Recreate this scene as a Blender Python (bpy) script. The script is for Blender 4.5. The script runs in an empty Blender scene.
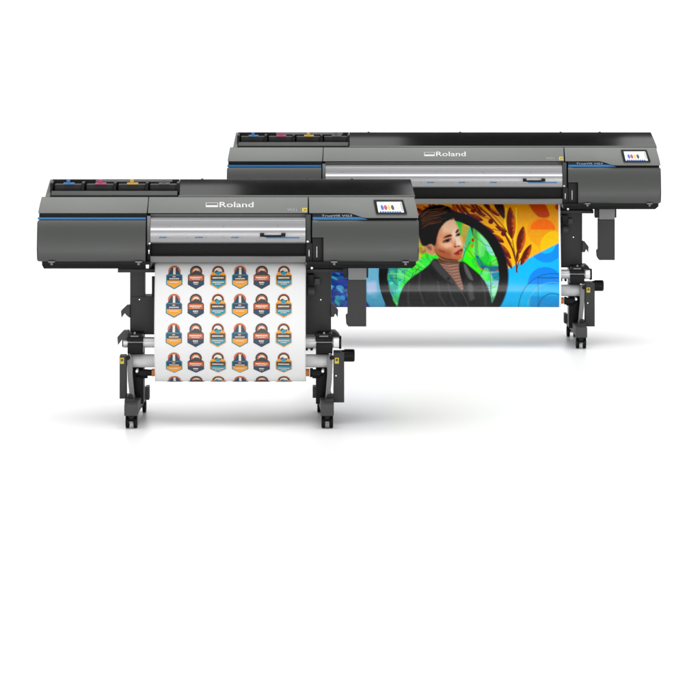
import bpy, bmesh, math
import numpy as np
from mathutils import Vector, Matrix

# ------------------------------------------------------------------ camera, light, exposure
scene = bpy.context.scene
COL = scene.collection
D0, F, HZ, CAMH = 20.0, 3860.0, 188.0, 3.2        # distance, focal length in photo px, horizon above frame, camera height

cam_d = bpy.data.cameras.new('camera')
cam = bpy.data.objects.new('camera', cam_d)
COL.objects.link(cam)
cam.location = (0, -D0, CAMH)
cam.rotation_euler = (math.radians(90), 0, 0)
cam_d.sensor_width = 36
cam_d.lens = 36 * F / 700
cam_d.shift_y = -(350 + HZ) / 700
cam_d.clip_start = 0.1
cam_d.clip_end = 1000
scene.camera = cam

world = bpy.data.worlds.new('World')
scene.world = world
world.use_nodes = True
wn = world.node_tree
wn.nodes.clear()
wo = wn.nodes.new('ShaderNodeOutputWorld')
bg = wn.nodes.new('ShaderNodeBackground')
tc = wn.nodes.new('ShaderNodeTexCoord')
def wdot(d):
    v = wn.nodes.new('ShaderNodeVectorMath'); v.operation = 'DOT_PRODUCT'
    n = Vector(d).normalized()
    v.inputs[1].default_value = n
    wn.links.new(tc.outputs['Generated'], v.inputs[0])
    return v.outputs['Value']
def wramp(src, a, b, c0, c1):
    m = wn.nodes.new('ShaderNodeMapRange'); m.interpolation_type = 'SMOOTHSTEP'
    m.inputs['From Min'].default_value = a; m.inputs['From Max'].default_value = b
    m.inputs['To Min'].default_value = c0; m.inputs['To Max'].default_value = c1
    wn.links.new(src, m.inputs['Value'])
    return m.outputs['Result']
def wadd(a, b):
    m = wn.nodes.new('ShaderNodeMath'); m.operation = 'ADD'
    wn.links.new(a, m.inputs[0]); wn.links.new(b, m.inputs[1])
    return m.outputs[0]
# studio dome: dim low down, a wide soft box overhead a little in front of the machines
tot = wadd(wramp(wdot((0, -0.75, 0.66)), 0.0, 1.0, 0.05, 0.62), wramp(wdot((0.0, -0.14, 0.99)), 0.76, 0.97, 0.0, 4.9))
# long low light strip in front of the machines (streak on the glossy print)
mm = wn.nodes.new('ShaderNodeMath'); mm.operation = 'MULTIPLY'
wn.links.new(wramp(wdot((0, -1, 0.075)), 0.78, 0.88, 0.0, 14.0), mm.inputs[0])
m2 = wn.nodes.new('ShaderNodeMath'); m2.operation = 'MULTIPLY'
wn.links.new(wramp(wdot((0, 0, 1)), 0.015, 0.03, 0.0, 1.0), m2.inputs[0]); wn.links.new(wramp(wdot((0, 0, 1)), 0.08, 0.10, 1.0, 0.0), m2.inputs[1])
wn.links.new(m2.outputs[0], mm.inputs[1])
tot = wadd(tot, mm.outputs[0])
# broad low light behind the machines: opens up the floor shadow
def wmul(a, b):
    m = wn.nodes.new('ShaderNodeMath'); m.operation = 'MULTIPLY'
    wn.links.new(a, m.inputs[0]); wn.links.new(b, m.inputs[1])
    return m.outputs[0]
back = wmul(wmul(wramp(wdot((0, 1, 0)), 0.0, 0.35, 0.0, 1.7), wramp(wdot((0, 0, 1)), 0.05, 0.12, 0.0, 1.0)), wramp(wdot((0, 0, 1)), 0.48, 0.60, 1.0, 0.0))
tot = wadd(tot, back)
wn.links.new(tot, bg.inputs['Strength'])
bg.inputs['Color'].default_value = (1, 1, 1, 1)
wn.links.new(bg.outputs[0], wo.inputs[0])

# two soft boxes per machine, high up behind it: they give the grey sheen at both ends of the glossy covers
def softbox(x, y, z, w, h, tgt, power):
    l = bpy.data.lights.new('softbox', 'AREA'); l.shape = 'RECTANGLE'; l.size = w; l.size_y = h; l.energy = power
    o = bpy.data.objects.new('softbox', l); COL.objects.link(o); o.location = (x, y, z)
    o.rotation_euler = (Vector(tgt) - Vector((x, y, z))).to_track_quat('-Z', 'Y').to_euler()
for cx, w, y0 in ((-1.20, 1.0, 0.0), (0.62, 0.55, 0.0), (-0.30, 1.35, 2.98), (2.28, 0.8, 2.98)):
    softbox(cx, y0 + 2.8, 4.4, w, 1.3, (cx * .9, y0 + .2, 1.25), (6 if cx in (-1.20, -0.30) else 8) * w)
scene.view_settings.view_transform = 'Standard'
scene.view_settings.look = 'None'
scene.view_settings.exposure = -0.17
scene.view_settings.gamma = 1.0

# ------------------------------------------------------------------ materials
def lin(c):
    return tuple(((v / 255) / 12.92 if v / 255 <= 0.04045 else ((v / 255 + 0.055) / 1.055) ** 2.4) for v in c)
def mat(name, rgb, rough=0.5, metal=0.0, spec=0.5, emit=0.0, bump=0.0, bscale=400, coat=0.0, var=0.0):
    m = bpy.data.materials.new(name); m.use_nodes = True
    nt = m.node_tree; b = nt.nodes['Principled BSDF']
    c = lin(rgb) + (1,)
    b.inputs['Base Color'].default_value = c
    b.inputs['Roughness'].default_value = rough
    b.inputs['Metallic'].default_value = metal
    b.inputs['Specular IOR Level'].default_value = spec
    b.inputs['Coat Weight'].default_value = coat
    b.inputs['Coat Roughness'].default_value = 0.1
    if emit:
        b.inputs['Emission Color'].default_value = c
        b.inputs['Emission Strength'].default_value = emit
    if bump or var:
        t = nt.nodes.new('ShaderNodeTexCoord')
        n = nt.nodes.new('ShaderNodeTexNoise'); n.inputs['Scale'].default_value = bscale; n.inputs['Detail'].default_value = 3
        nt.links.new(t.outputs['Object'], n.inputs['Vector'])
        if bump:
            bp = nt.nodes.new('ShaderNodeBump'); bp.inputs['Strength'].default_value = bump; bp.inputs['Distance'].default_value = 0.001
            nt.links.new(n.outputs['Fac'], bp.inputs['Height']); nt.links.new(bp.outputs[0], b.inputs['Normal'])
        if var:
            n2 = nt.nodes.new('ShaderNodeTexNoise'); n2.inputs['Scale'].default_value = 9; n2.inputs['Detail'].default_value = 4
            nt.links.new(t.outputs['Object'], n2.inputs['Vector'])
            r = nt.nodes.new('ShaderNodeMapRange'); r.inputs['To Min'].default_value = rough - var; r.inputs['To Max'].default_value = rough + var
            nt.links.new(n2.outputs['Fac'], r.inputs['Value']); nt.links.new(r.outputs[0], b.inputs['Roughness'])
    return m
PANEL_ROUGH = 0.40
M = {
 'floor': mat('white_floor', (230, 230, 230), 0.35, spec=0.3),
 'body': mat('grey_satin_paint', (96, 98, 95), 0.42, spec=0.45, bump=0.05, bscale=900, var=0.04),
 'panel': mat('grey_panel_paint', (57, 59, 57), PANEL_ROUGH, spec=0.5, bump=0.05, bscale=900, var=0.04),
 'dark': mat('dark_plastic', (27, 27, 26), 0.45, spec=0.2, bump=0.05, bscale=700),
 'black': mat('black_plastic', (9, 9, 9), 0.4, spec=0.15, bump=0.05, bscale=700),
 'gloss': mat('smoked_gloss_cover', (12, 12, 12), 0.14, spec=0.5, var=0.03),
 'slot': mat('ink_slot_plastic', (20, 20, 19), 0.5, spec=0.15),
 'steel': mat('powder_coated_steel', (58, 58, 58), 0.55, spec=0.35, bump=0.08, bscale=800, var=0.04),
 'steel_dark': mat('dark_powder_coat', (43, 43, 43), 0.55, spec=0.35, bump=0.08, bscale=800),
 'grey': mat('grey_bracket', (112, 112, 112), 0.45, spec=0.4),
 'alu': mat('aluminium_lid', (150, 150, 152), 0.33, metal=0.55),
 'alu_dull': mat('dull_aluminium', (205, 205, 205), 0.4, metal=0.4, var=0.05),
 'tube': mat('grey_cardboard_tube', (205, 205, 205), 0.45, spec=0.4),
 'chrome': mat('bright_metal', (215, 215, 215), 0.25, metal=0.9),
 'rubber': mat('black_rubber', (8, 8, 8), 0.5, spec=0.15),
 'blue': mat('blue_trim', (16, 102, 156), 0.4, spec=0.4),
 'blue_dim': mat('faded_blue_marking', (52, 104, 140), 0.45),
 'white': mat('white_lettering', (196, 196, 196), 0.5),
 'whitedim': mat('pale_grey_lettering', (150, 152, 150), 0.5),
 'yellow': mat('yellow_sticker', (190, 170, 34), 0.5),
 'ink_cyan': mat('cyan_tab', (22, 100, 155), 0.45),
 'ink_magenta': mat('magenta_tab', (165, 30, 90), 0.45),
 'ink_yellow': mat('yellow_tab', (180, 142, 22), 0.45),
 'ink_black': mat('black_tab', (70, 70, 70), 0.45),
 'screen': mat('lit_screen', (215, 222, 226), 0.25, emit=0.18),
 's_blue': mat('screen_blue', (5, 80, 170), 0.3, emit=0.08),
 's_mag': mat('screen_magenta', (160, 5, 75), 0.3, emit=0.08),
 's_yel': mat('screen_yellow', (215, 170, 0), 0.3, emit=0.08),
 's_blk': mat('screen_black', (15, 15, 15), 0.3),
 's_gry': mat('screen_grey', (150, 155, 155), 0.3, emit=0.3),
 'paper': mat('white_vinyl', (217, 217, 217), 0.42, spec=0.4),
 'orange': mat('orange_core', (205, 120, 50), 0.5),
 'b_teal': mat('print_teal', (0, 123, 138), 0.4), 'b_navy': mat('print_navy', (20, 57, 85), 0.4),
 'b_orange': mat('print_orange', (190, 90, 40), 0.4), 'b_amber': mat('print_amber', (221, 145, 26), 0.4),
 'b_grey': mat('print_charcoal', (53, 52, 53), 0.4), 'b_cream': mat('print_cream', (219, 206, 189), 0.4),
 'b_cyan': mat('print_cyan', (9, 138, 164), 0.4), 'b_brown': mat('print_brown', (66, 55, 50), 0.4),
}

# ------------------------------------------------------------------ mesh helpers
def Z(py, Y=0.0):                       # height of a point seen at photo row py on the front machine
    return CAMH - (py + HZ) * (D0 + Y) / F
def X(px):
    return (px - 228.0) / 193.0

def link(name, bm, mats, parent=None, bevel=0.0, ang=35, segs=2):
    bm.normal_update()
    bmesh.ops.recalc_face_normals(bm, faces=bm.faces)
    if bevel:
        es = [e for e in bm.edges if len(e.link_faces) == 2 and e.calc_face_angle(0) > math.radians(30)]
        if es:
            bmesh.ops.bevel(bm, geom=es, offset=bevel, segments=segs, profile=0.6, affect='EDGES', clamp_overlap=True)
    for f in bm.faces: f.smooth = True
    for e in bm.edges:
        if len(e.link_faces) == 2 and e.calc_face_angle(0) > math.radians(ang): e.smooth = False
    me = bpy.data.meshes.new(name); bm.to_mesh(me); bm.free()
    for m in (mats if isinstance(mats, (list, tuple)) else [mats]): me.materials.append(m)
    o = bpy.data.objects.new(name, me); COL.objects.link(o)
    if parent: o.parent = parent
    return o
def box(bm, x0, x1, y0, y1, z0, z1, mi=0):
    v = [bm.verts.new((x, y, z)) for x in (x0, x1) for y in (y0, y1) for z in (z0, z1)]
    for q in ((0, 1, 3, 2), (4, 6, 7, 5), (0, 4, 5, 1), (2, 3, 7, 6), (0, 2, 6, 4), (1, 5, 7, 3)):
        bm.faces.new([v[i] for i in q]).material_index = mi
def pbox(bm, px0, px1, py0, py1, Y0, Y1, dx=0, mi=0):
    box(bm, X(px0) + dx, X(px1) + dx, Y0, Y1, Z(py1, Y0), Z(py0, Y0), mi)
def prism(bm, pts, Y0, th, dx=0, yf=None, mi=0):
    """outline in photo px on the front machine, given a depth (constant or a function of row) and thickness"""
    fr, bk = [], []
    for (px, py) in pts:
        Y = yf(py) if yf else Y0
        z = Z(py, Y)
        fr.append(bm.verts.new((X(px) + dx, Y, z))); bk.append(bm.verts.new((X(px) + dx, Y + th, z)))
    n = len(pts)
    bm.faces.new(fr).material_index = mi; bm.faces.new(bk[::-1]).material_index = mi
    for i in range(n):
        bm.faces.new((fr[i], bk[i], bk[(i + 1) % n], fr[(i + 1) % n])).material_index = mi
def extr(bm, prof, mi=0):
    """prof: list of (x0, x1, Y, z), closed section swept along x"""
    a = [bm.verts.new((p[0], p[2], p[3])) for p in prof]; b = [bm.verts.new((p[1], p[2], p[3])) for p in prof]
    n = len(prof)
    bm.faces.new(a).material_index = mi; bm.faces.new(b[::-1]).material_index = mi
    for i in range(n):
        bm.faces.new((a[i], b[i], b[(i + 1) % n], a[(i + 1) % n])).material_index = mi
def cyl(bm, x0, x1, y, z, r, n=32, r2=None, mi=0, axis='x'):
    r2 = r if r2 is None else r2
    a, b = [], []
    for i in range(n):
        t = 2 * math.pi * i / n; c, s = math.cos(t), math.sin(t)
        if axis == 'x':
            a.append(bm.verts.new((x0, y + r * c, z + r * s))); b.append(bm.verts.new((x1, y + r2 * c, z + r2 * s)))
        elif axis == 'y':
            a.append(bm.verts.new((y + r * c, x0, z + r * s))); b.append(bm.verts.new((y + r2 * c, x1, z + r2 * s)))
        else:
            a.append(bm.verts.new((y + r * c, z + r * s, x0))); b.append(bm.verts.new((y + r2 * c, z + r2 * s, x1)))
    bm.faces.new(a).material_index = mi; bm.faces.new(b[::-1]).material_index = mi
    for i in range(n): bm.faces.new((a[i], b[i], b[(i + 1) % n], a[(i + 1) % n])).material_index = mi
def NB(): return bmesh.new()

def text_mesh(bm, s, x0, x1, pyt, pyb, yf, mi=0, shear=0.0, bold=0.0):
    """lettering laid on a surface whose depth is yf(row); fills the box x0..x1 (m), pyt..pyb (rows)"""
    cu = bpy.data.curves.new('txt', 'FONT'); cu.body = s; cu.size = 1; cu.resolution_u = 3; cu.offset = bold
    cu.shear = shear
    to = bpy.data.objects.new('txt', cu); COL.objects.link(to)
    dg = bpy.context.evaluated_depsgraph_get()
    me = bpy.data.meshes.new_from_object(to.evaluated_get(dg))
    bpy.data.objects.remove(to); bpy.data.curves.remove(cu)
    co = np.array([v.co[:] for v in me.vertices])
    mn, mx = co.min(0), co.max(0)
    vs = []
    for c in co:
        u = (c[0] - mn[0]) / (mx[0] - mn[0]); v = (c[1] - mn[1]) / (mx[1] - mn[1])
        py = pyb + (pyt - pyb) * v
        Y = yf(py)
        vs.append(bm.verts.new((x0 + (x1 - x0) * u, Y, Z(py, Y))))
    for p in me.polygons:
        try: bm.faces.new([vs[i] for i in p.vertices]).material_index = mi
        except ValueError: pass
    bpy.data.meshes.remove(me)

def bandY(py): return 0.050 + (213 - py) / 16.0 * 0.055

# ------------------------------------------------------------------ the printer
def make_printer(name, label, origin, extra):
    e = extra / 2.0
    L, R = -e, e
    root = bpy.data.objects.new(name, None); COL.objects.link(root)
    root.location = origin
    root['label'] = label; root['category'] = 'printer'

    # chassis behind everything
    bm = NB()
    box(bm, X(44) + L, X(412) + R, 0.115, 0.60, Z(262), 1.185)
    box(bm, X(146.5) + L, X(309.5) + R, 0.10, 0.115, Z(216, .1), 1.185)
    box(bm, X(42) + L, X(147) + L, 0.0705, 0.113, Z(258), Z(214.5,.07))
    box(bm, X(311.5) + R, X(414) + R, 0.0705, 0.113, Z(258), Z(214.5,.07))
    box(bm, X(312) + R, X(345) + R, 0.1, 0.113, Z(225), Z(199,.1))
    box(bm, X(38.0) + L, X(146.5) + L, .0665, .1, Z(221.5, .066), Z(212, .066)); box(bm, X(311.8) + R, X(417.6) + R, .0665, .1, Z(221.5, .066), Z(212, .066))
    link('chassis', bm, M['black'], root, 0.004)

    # end covers: lower curved panel and upper band
    def lower_profile(xa, xb):
        pr = [(261.5, .016), (260, .005), (256, .0), (248, .003), (241, .009), (235, .016), (229, .025), (225, .033), (222, .040), (220.3, .045)]
        out = []
        for py, Y in pr:
            out.append((xa, xb, Y, Z(py, Y)))
        out.append((xa, xb, .07, Z(220.3, .045))); out.append((xa, xb, .07, Z(261.5, .016)))
        return out
    bm = NB(); extr(bm, lower_profile(X(36.6) + L, X(145.3) + L))
    bmesh.ops.bevel(bm, geom=[ed for ed in bm.edges if abs(ed.calc_length() - (X(145.3) - X(36.6))) > .01 and min(v.co.y for v in ed.verts) < .069 and min(v.co.x for v in ed.verts) < X(36.7) + L], offset=.012, segments=4, profile=.5, affect='EDGES')
    link('end_cover', bm, M['panel'], root)
    bm = NB()                                     # right cover has a notch at its inner lower corner
    xa, xb, xn = X(312.2) + R, X(418.9) + R, X(323.5) + R
    pr = lower_profile(xn, xb); extr(bm, pr)
    bmesh.ops.bevel(bm, geom=[ed for ed in bm.edges if abs(ed.calc_length() - (xb - xn)) > .01 and min(v.co.y for v in ed.verts) < .069 and max(v.co.x for v in ed.verts) > xb - .001], offset=.012, segments=4, profile=.5, affect='EDGES')
    up = [(py, Y) for py, Y in [(237.5, .013), (235, .016), (229, .025), (225, .033), (222, .040), (220.3, .045)]]
    extr(bm, [(xa, xn, Y, Z(py, Y)) for py, Y in up] + [(xa, xn, .07, Z(220.3, .045)), (xa, xn, .07, Z(237.5, .0055))])
    bmesh.ops.remove_doubles(bm, verts=bm.verts, dist=.0004)
    link('end_cover', bm, M['panel'], root)

    def band(pts, dx, nm='upper_panel', m='body'):
        b = NB(); prism(b, pts, 0, .03, dx, bandY); return link(nm, b, M[m], root, 0.0022)
    band([(37.2, 213.2), (146.2, 213.2), (146.9, 205), (147.3, 197.2), (39.9, 197.2), (38.4, 205)], L)
    b = NB()                                      # middle band reaches across the whole width
    fr = [(X(147.2) + L, 213.2), (X(307.6) + R, 213.2), (X(307.6) + R, 197.2), (X(148.0) + L, 197.2)]
    f_, k_ = [], []
    for x, py in fr:
        Y = bandY(py); f_.append(b.verts.new((x, Y, Z(py, Y)))); k_.append(b.verts.new((x, Y + .03, Z(py, Y))))
    b.faces.new(f_); b.faces.new(k_[::-1])
    for i in range(4): b.faces.new((f_[i], k_[i], k_[(i + 1) % 4], f_[(i + 1) % 4]))
    midband = link('upper_panel', b, M['body'], root, 0.0022)
    wave = [(309.0, 213.2)]
    for i in range(13):
        t = i / 12; s = t * t * (3 - 2 * t); wave.append((347 + 20 * t, 213.2 + 4.8 * s))
    band(wave + [(418.5, 218.0), (418.0, 213), (416.3, 205), (414.4, 197.2), (308.6, 197.2)], R)
    # blue trim lines
    b = NB(); prism(b, [(37.0, 217.5), (145.2, 217.5), (145.2, 219.5), (36.8, 219.5)], .048, .02, L); link('blue_trim', b, M['blue'], root)
    b = NB(); prism(b, [(312.6, 217.1), (360.5, 217.1), (364, 218.1), (367.5, 219.7), (312.6, 219.7)], .046, .02, R); link('blue_trim', b, M['blue'], root)
    # dark label strip with the model lettering
    b = NB(); prism(b, [(312.6, 214.2), (347, 214.2), (353, 215.2), (358, 216.8), (312.6, 216.8)], .056, .02, R)
    st = link('label_strip', b, M['dark'], root)
    b = NB(); text_mesh(b, 'TrueVIS VG3', X(321.5) + R, X(352.0) + R, 214.7, 216.6, lambda p: .0545)
    link('lettering', b, M['white'], st)

    # logo: wedge outline and word
    b = NB(); yl = lambda p: bandY(p) - .0012
    def quad(bm_, xs, rows, dx, yf, mi=0):
        vs = []
        for (px, py) in zip(xs, rows):
            Y = yf(py); vs.append(bm_.verts.new((X(px) + dx, Y, Z(py, Y))))
        bm_.faces.new(vs).material_index = mi
    for px0, px1, a0, a1 in ((205.2, 217.6, 202.6, 203.0), (205.2, 205.8, 202.9, 206.4), (217.0, 217.6, 202.9, 206.4), (205.2, 217.6, 205.2, 207.2)):
        quad(b, (px0, px1, px1, px0), (a1, a1, a0, a0), 0, yl)
    text_mesh(b, 'Roland', X(219.0), X(253.2), 201.9, 207.3, yl, bold=.012)
    link('logo', b, M['white'], midband)
    b = NB(); text_mesh(b, 'VG3', X(287) + R, X(294.5) + R, 208.3, 211.0, yl, bold=.0); text_mesh(b, 'i', X(296) + R, X(296.6) + R, 208.3, 211.0, yl)
    link('lettering', b, M['whitedim'], midband)
    b = NB(); quad(b, (303.2, 306.9, 306.9, 303.2), (211.8, 211.8, 207.9, 207.9), R, lambda p: bandY(p) - .001)
    quad(b, (302.0, 302.9, 302.9, 302.0), (211.8, 211.8, 207.9, 207.9), R, lambda p: bandY(p) - .001)
    quad(b, (304.0, 304.6, 304.6, 304.0), (211.0, 211.0, 208.8, 208.8), R, lambda p: bandY(p) - .0016, 1)
    quad(b, (305.4, 306.1, 306.1, 305.4), (210.6, 210.6, 208.9, 208.9), R, lambda p: bandY(p) - .0016, 1)
    link('warning_sticker', b, [M['yellow'], M['dark']], midband)

    # touch screen
    ys = lambda p: bandY(p) - .010
    b = NB(); prism(b, [(373.6, 199.9), (403.4, 199.9), (407.3, 213.6), (376.2, 213.6)], 0, .012, R, ys)
    ts = link('touch_screen', b, M['black'], root, .0018)
    ysd = lambda p: bandY(p) - .0108
    b = NB(); quad(b, (378.6, 404.2, 401.4, 376.7), (212.4, 212.4, 201.8, 201.8), R, ysd); link('display', b, M['screen'], ts)
    b = NB(); yi = lambda p: bandY(p) - .0114
    def sk(px, py): return px + (py - 207) * .24
    def skq(x0, x1, r0, r1, mi): quad(b, (sk(x0, r1), sk(x1, r1), sk(x1, r0), sk(x0, r0)), (r1, r1, r0, r0), R, yi, mi)
    for i, cx in enumerate((382.2, 385.6, 389.0, 392.6)):
        vs = []
        for k in range(14):
            t = 2 * math.pi * k / 14
            py = 207.6 - 2.6 * math.sin(t) * (1.0 if math.sin(t) < 0 else 1.15); px = sk(cx + 1.6 * math.cos(t) * (1 if math.sin(t) < .5 else .75), py)
            Y = yi(py); vs.append(b.verts.new((X(px) + R, Y, Z(py, Y))))
        b.faces.new(vs).material_index = i
    for k in range(9): skq(378.6 + k * 2.45, 378.6 + k * 2.45 + 1.95, 211.1, 212.3, 0)
    skq(400.6, 403.0, 202.2, 210.8, 4)
    for r_ in (203.3, 205.6, 207.9): skq(395.4, 399.4, r_, r_ + .5, 4)
    skq(378.0, 386.0, 202.3, 202.9, 4)
    link('screen_icons', b, [M['s_blue'], M['s_mag'], M['s_yel'], M['s_blk'], M['s_gry']], ts)

    # ink tray on the left: housing with open slots, ledge, coloured tabs
    b = NB()
    zt, zb = Z(179.3, .30), 1.19
    prof = [(43.6, 197.0, .11), (45.7, 180.6, .28)]
    # left cheek
    v = [(X(43.3), .11, Z(197, .11)), (X(45.6), .28, Z(180.2, .28)), (X(45.8), .30, zt), (X(45.8), .55, zt - .06), (X(43.3), .55, zb)]
    a = [b.verts.new((p[0] + L, p[1], p[2])) for p in v]; c = [b.verts.new((p[0] + L + .026, p[1], p[2])) for p in v]
    b.faces.new(a); b.faces.new(c[::-1])
    for i in range(5): b.faces.new((a[i], c[i], c[(i + 1) % 5], a[(i + 1) % 5]))
    link('tray_cheek', b, M['body'], root, .003)
    b = NB()
    xs0, xs1 = X(48.6) + L, X(177) + L
    box(b, xs0, xs1, .115, .52, 1.15, Z(195.6, .12))                         # floor of the tray
    box(b, xs0, xs1, .275, .30, Z(196, .2), Z(179.6, .275))                    # back wall with top rim
    box(b, xs0, xs1, .30, .52, 1.15, zt - .028)
    for px in (49.2, 80.8, 113.0, 145.2, 176.6):
        box(b, X(px) + L - .007, X(px) + L + .007, .145, .2748, Z(192, .145), Z(182.2, .2))
    tray = link('ink_tray', b, M['slot'], root, .002)
    b = NB(); extr(b, [(xs0 + .004, xs1 - .004, .118, Z(195.3, .118)), (xs0 + .004, xs1 - .004, .136, Z(191.0, .136)), (xs0 + .004, xs1 - .004, .150, Z(191.0, .136)), (xs0 + .004, xs1 - .004, .150, Z(195.3, .118))])
    link('tray_ledge', b, M['steel'], tray, .0015)
    b = NB(); box(b, X(92.5) + L, X(170) + L, .262, .2745, Z(182.2, .26), Z(180.2, .26)); link('tray_rim', b, M['grey'], tray, .001)
    for i, (px, mm) in enumerate(((66.2, 'ink_cyan'), (98.3, 'ink_magenta'), (130.3, 'ink_yellow'), (162.3, 'ink_black'))):
        b = NB()
        pbox(b, px - 14, px + 13.5, 184.6, 191.2, .17, .24, L); link('ink_pouch_holder', b, M['dark'], tray, .003)
        b = NB(); pbox(b, px - 5.0, px + 6.2, 183.0, 184.5, .150, .176, L); pbox(b, px - 1.9, px + 1.7, 179.6, 183.2, .158, .17, L)
        link('ink_tab', b, M[mm], tray, .001)
    # smoked glossy cover on the rest of the top
    b = NB(); xc0, xc1 = X(177.4) + L, 0
    sec = [(.112, Z(196.6, .112)), (.118, Z(195.2, .118)), (.20, Z(195.2, .118) + .0297), (.302, Z(179.2, .302)), (.325, Z(179.2, .302) - .006), (.36, Z(179.2, .302) - .016), (.56, 1.20), (.56, 1.165), (.112, 1.165)]
    extr(b, [(xc0, (X(415.3) if k < 2 or k > 6 else (X(413.6) if k == 2 else X(411.4))) + R, Y, z) for k, (Y, z) in enumerate(sec)])
    link('top_cover', b, M['gloss'], root, .0015, ang=8)
    for px in ((200, L), (248, 0), (306.5, R), (352, R)):
        b = NB(); cyl(b, px[1] + X(px[0]) - .006, px[1] + X(px[0]) + .006, .31, Z(179.2, .31) + .0005, .0035, 12)
        link('cover_clip', b, M['dark'], root)

    # middle bay: lid, recess, shelf
    lx0, lx1 = X(150.2) + L, X(305.4) + R
    lid_rows = [(243.2, .036), (242.0, .026), (240, .021), (236, .018), (232.4, .020), (230.4, .0225), (229.5, .026), (228.6, .032), (227.8, .0345), (224.6, .040), (222, .0445), (221.4, .046), (220.8, .052), (220.2, .054), (217.6, .058)]
    b = NB(); extr(b, [(lx0, lx1, Y, Z(p, Y)) for p, Y in lid_rows] + [(lx0, lx1, .099, Z(217.6, .08)), (lx0, lx1, .099, Z(243.2, .034))])
    lid = link('front_lid', b, M['alu'], root, 0, ang=24)
    ly = lambda p: float(np.interp(p, [r[0] for r in lid_rows[::-1]], [r[1] for r in lid_rows[::-1]]))
    b = NB(); yy = lambda p: ly(p) - .0015
    n = int(round((lx1 - lx0 - .1) / .19)); 
    for k in range(n):
        x_ = lx0 + .045 + k * .187
        if x_ > X(255) + R: break
        for (a0, a1) in ((0, .014), (.016, .040)):
            vs = []
            for (xx, py) in ((x_ + a0, 238.1), (x_ + a1, 238.1), (x_ + a1, 236.9), (x_ + a0, 236.9)):
                Y = yy(py); vs.append(b.verts.new((xx, Y, Z(py, Y))))
            b.faces.new(vs)
            link('blue_marking', b, M['blue_dim'], lid); b = NB()
    quad(b, (266, 299.5, 299.5, 266), (238.3, 238.3, 237.2, 237.2), R, yy)
    link('blue_marking', b, M['blue'], lid)
    k = 0; x_ = lx0 + .1
    while x_ < lx1 - .04:
        for rw in ((237.6, 226.0) if k % 3 == 0 else (237.6,)):
            b = NB(); cyl(b, ly(rw) - .0012, ly(rw) + .006, x_, Z(rw, ly(rw)), .0026, 12, axis='y'); link('lid_rivet', b, M['grey'], lid)
        x_ += .187 / 2 * (1 if k % 2 else 1.0); k += 1
    b = NB()
    pbox(b, 260.0, 264.0, 233.6, 236.9, -.022, .022, R); pbox(b, 281.2, 285.4, 233.6, 236.9, -.022, .022, R)
    pbox(b, 263.6, 281.8, 235.4, 237.2, -.026, -.010, R)
    link('handle', b, M['black'], lid, .0025)
    b = NB(); box(b, lx0 - .004, lx1 + .004, .094, .104, Z(217.4, .094), Z(214.0, .094)); link('seal_strip', b, M['grey'], root, .001)
    b = NB(); box(b, lx0 - .006, lx1 + .006, .075, .11, Z(257, .075), Z(242, .075)); link('media_slot', b, M['slot'], root, .001)
    b = NB(); extr(b, [(lx0 - .001, lx1 + .001, Y, Z(p, Y)) for p, Y in ((262.3, .045), (257.6, .040), (256.3, .046), (255.9, .075), (262.3, .1))])
    link('front_apron', b, M['grey'], root, .001)
    # pillars and hinges on either side of the bay
    b = NB(); pbox(b, 146.6, 150.0, 216.0, 245, .050, .1, L); link('bay_pillar', b, M['grey'], root, .002)
    b = NB(); pbox(b, 146.2, 150.2, 245, 262.4, .052, .11, L); link('hinge_block', b, M['black'], root, .002)
    b = NB(); pbox(b, 305.8, 310.6, 214.6, 243, .046, .1, R); link('bay_pillar', b, M['steel'], root, .002)
    b = NB(); pbox(b, 306.2, 312.2, 243.2, 262.4, .050, .11, R); pbox(b, 312.6, 323.3, 238, 262.4, .046, .11, R); link('hinge_block', b, M['dark'], root, .002)
    b = NB()
    for px, py, w, h in ((148.4, 251.8, 1.0, 4.2), (149.2, 243.4, 1.6, 1.6)): b = NB(); pbox(b, px - w / 2, px + w / 2, py - h / 2, py + h / 2, .042, .056, L); link('latch', b, M['chrome'], root, .001)
    for px, py, w, h in ((309.0, 253.2, .8, 6.5), (307.6, 241.6, 2.2, 1.8), (316.8, 252, .7, 11)):
        b = NB(); pbox(b, px - w / 2, px + w / 2, py - h / 2, py + h / 2, .038, .056, R); link('latch', b, M['alu_dull'], root, .001)

    # underside trays
    b = NB(); extr(b, [(X(x0) + L, X(149.8) + L, Y, Z(p, min(Y, .03))) for x0, p, Y in ((43.2, 268.8, .035), (41.5, 265.0, .022), (41.5, 261.6, .022), (41.5, 261.6, .6), (43.2, 268.8, .6))])
    link('base_tray', b, M['black'], root, .002)
    b = NB(); extr(b, [(X(306.8) + R, X(x1) + R, Y, Z(p, min(Y, .03))) for x1, p, Y in ((412.4, 268.4, .035), (416.2, 265.0, .022), (416.2, 261.6, .022), (416.2, 261.6, .6), (412.4, 268.4, .6))])
    link('base_tray', b, M['black'], root, .002)
    b = NB(); box(b, X(149.8) + L, X(306.8) + R, .21, .6, Z(263.0, .2), Z(258, .21)); link('base_tray', b, M['black'], root, .002)
    for px, dx in ((51.5, L), (138.5, L), (334.2, R), (405.6, R)):
        b = NB(); pbox(b, px - 3.2, px + 3.2, 261.4, 262.7, -.001, .03, dx); pbox(b, px - 1.2, px + 1.2, 262.7, 265.2, .008, .03, dx)
        link('clip', b, M['grey'], root, .001)
    b = NB(); pbox(b, 145.6, 148.8, 264.6, 268.6, .018, .04, L); link('bolt', b, M['chrome'], root, .002)
    b = NB(); cyl(b, .01, .04, X(311.8) + R, Z(267.9, .02), .006, 16, axis='y'); link('bolt', b, M['alu_dull'], root)

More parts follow.
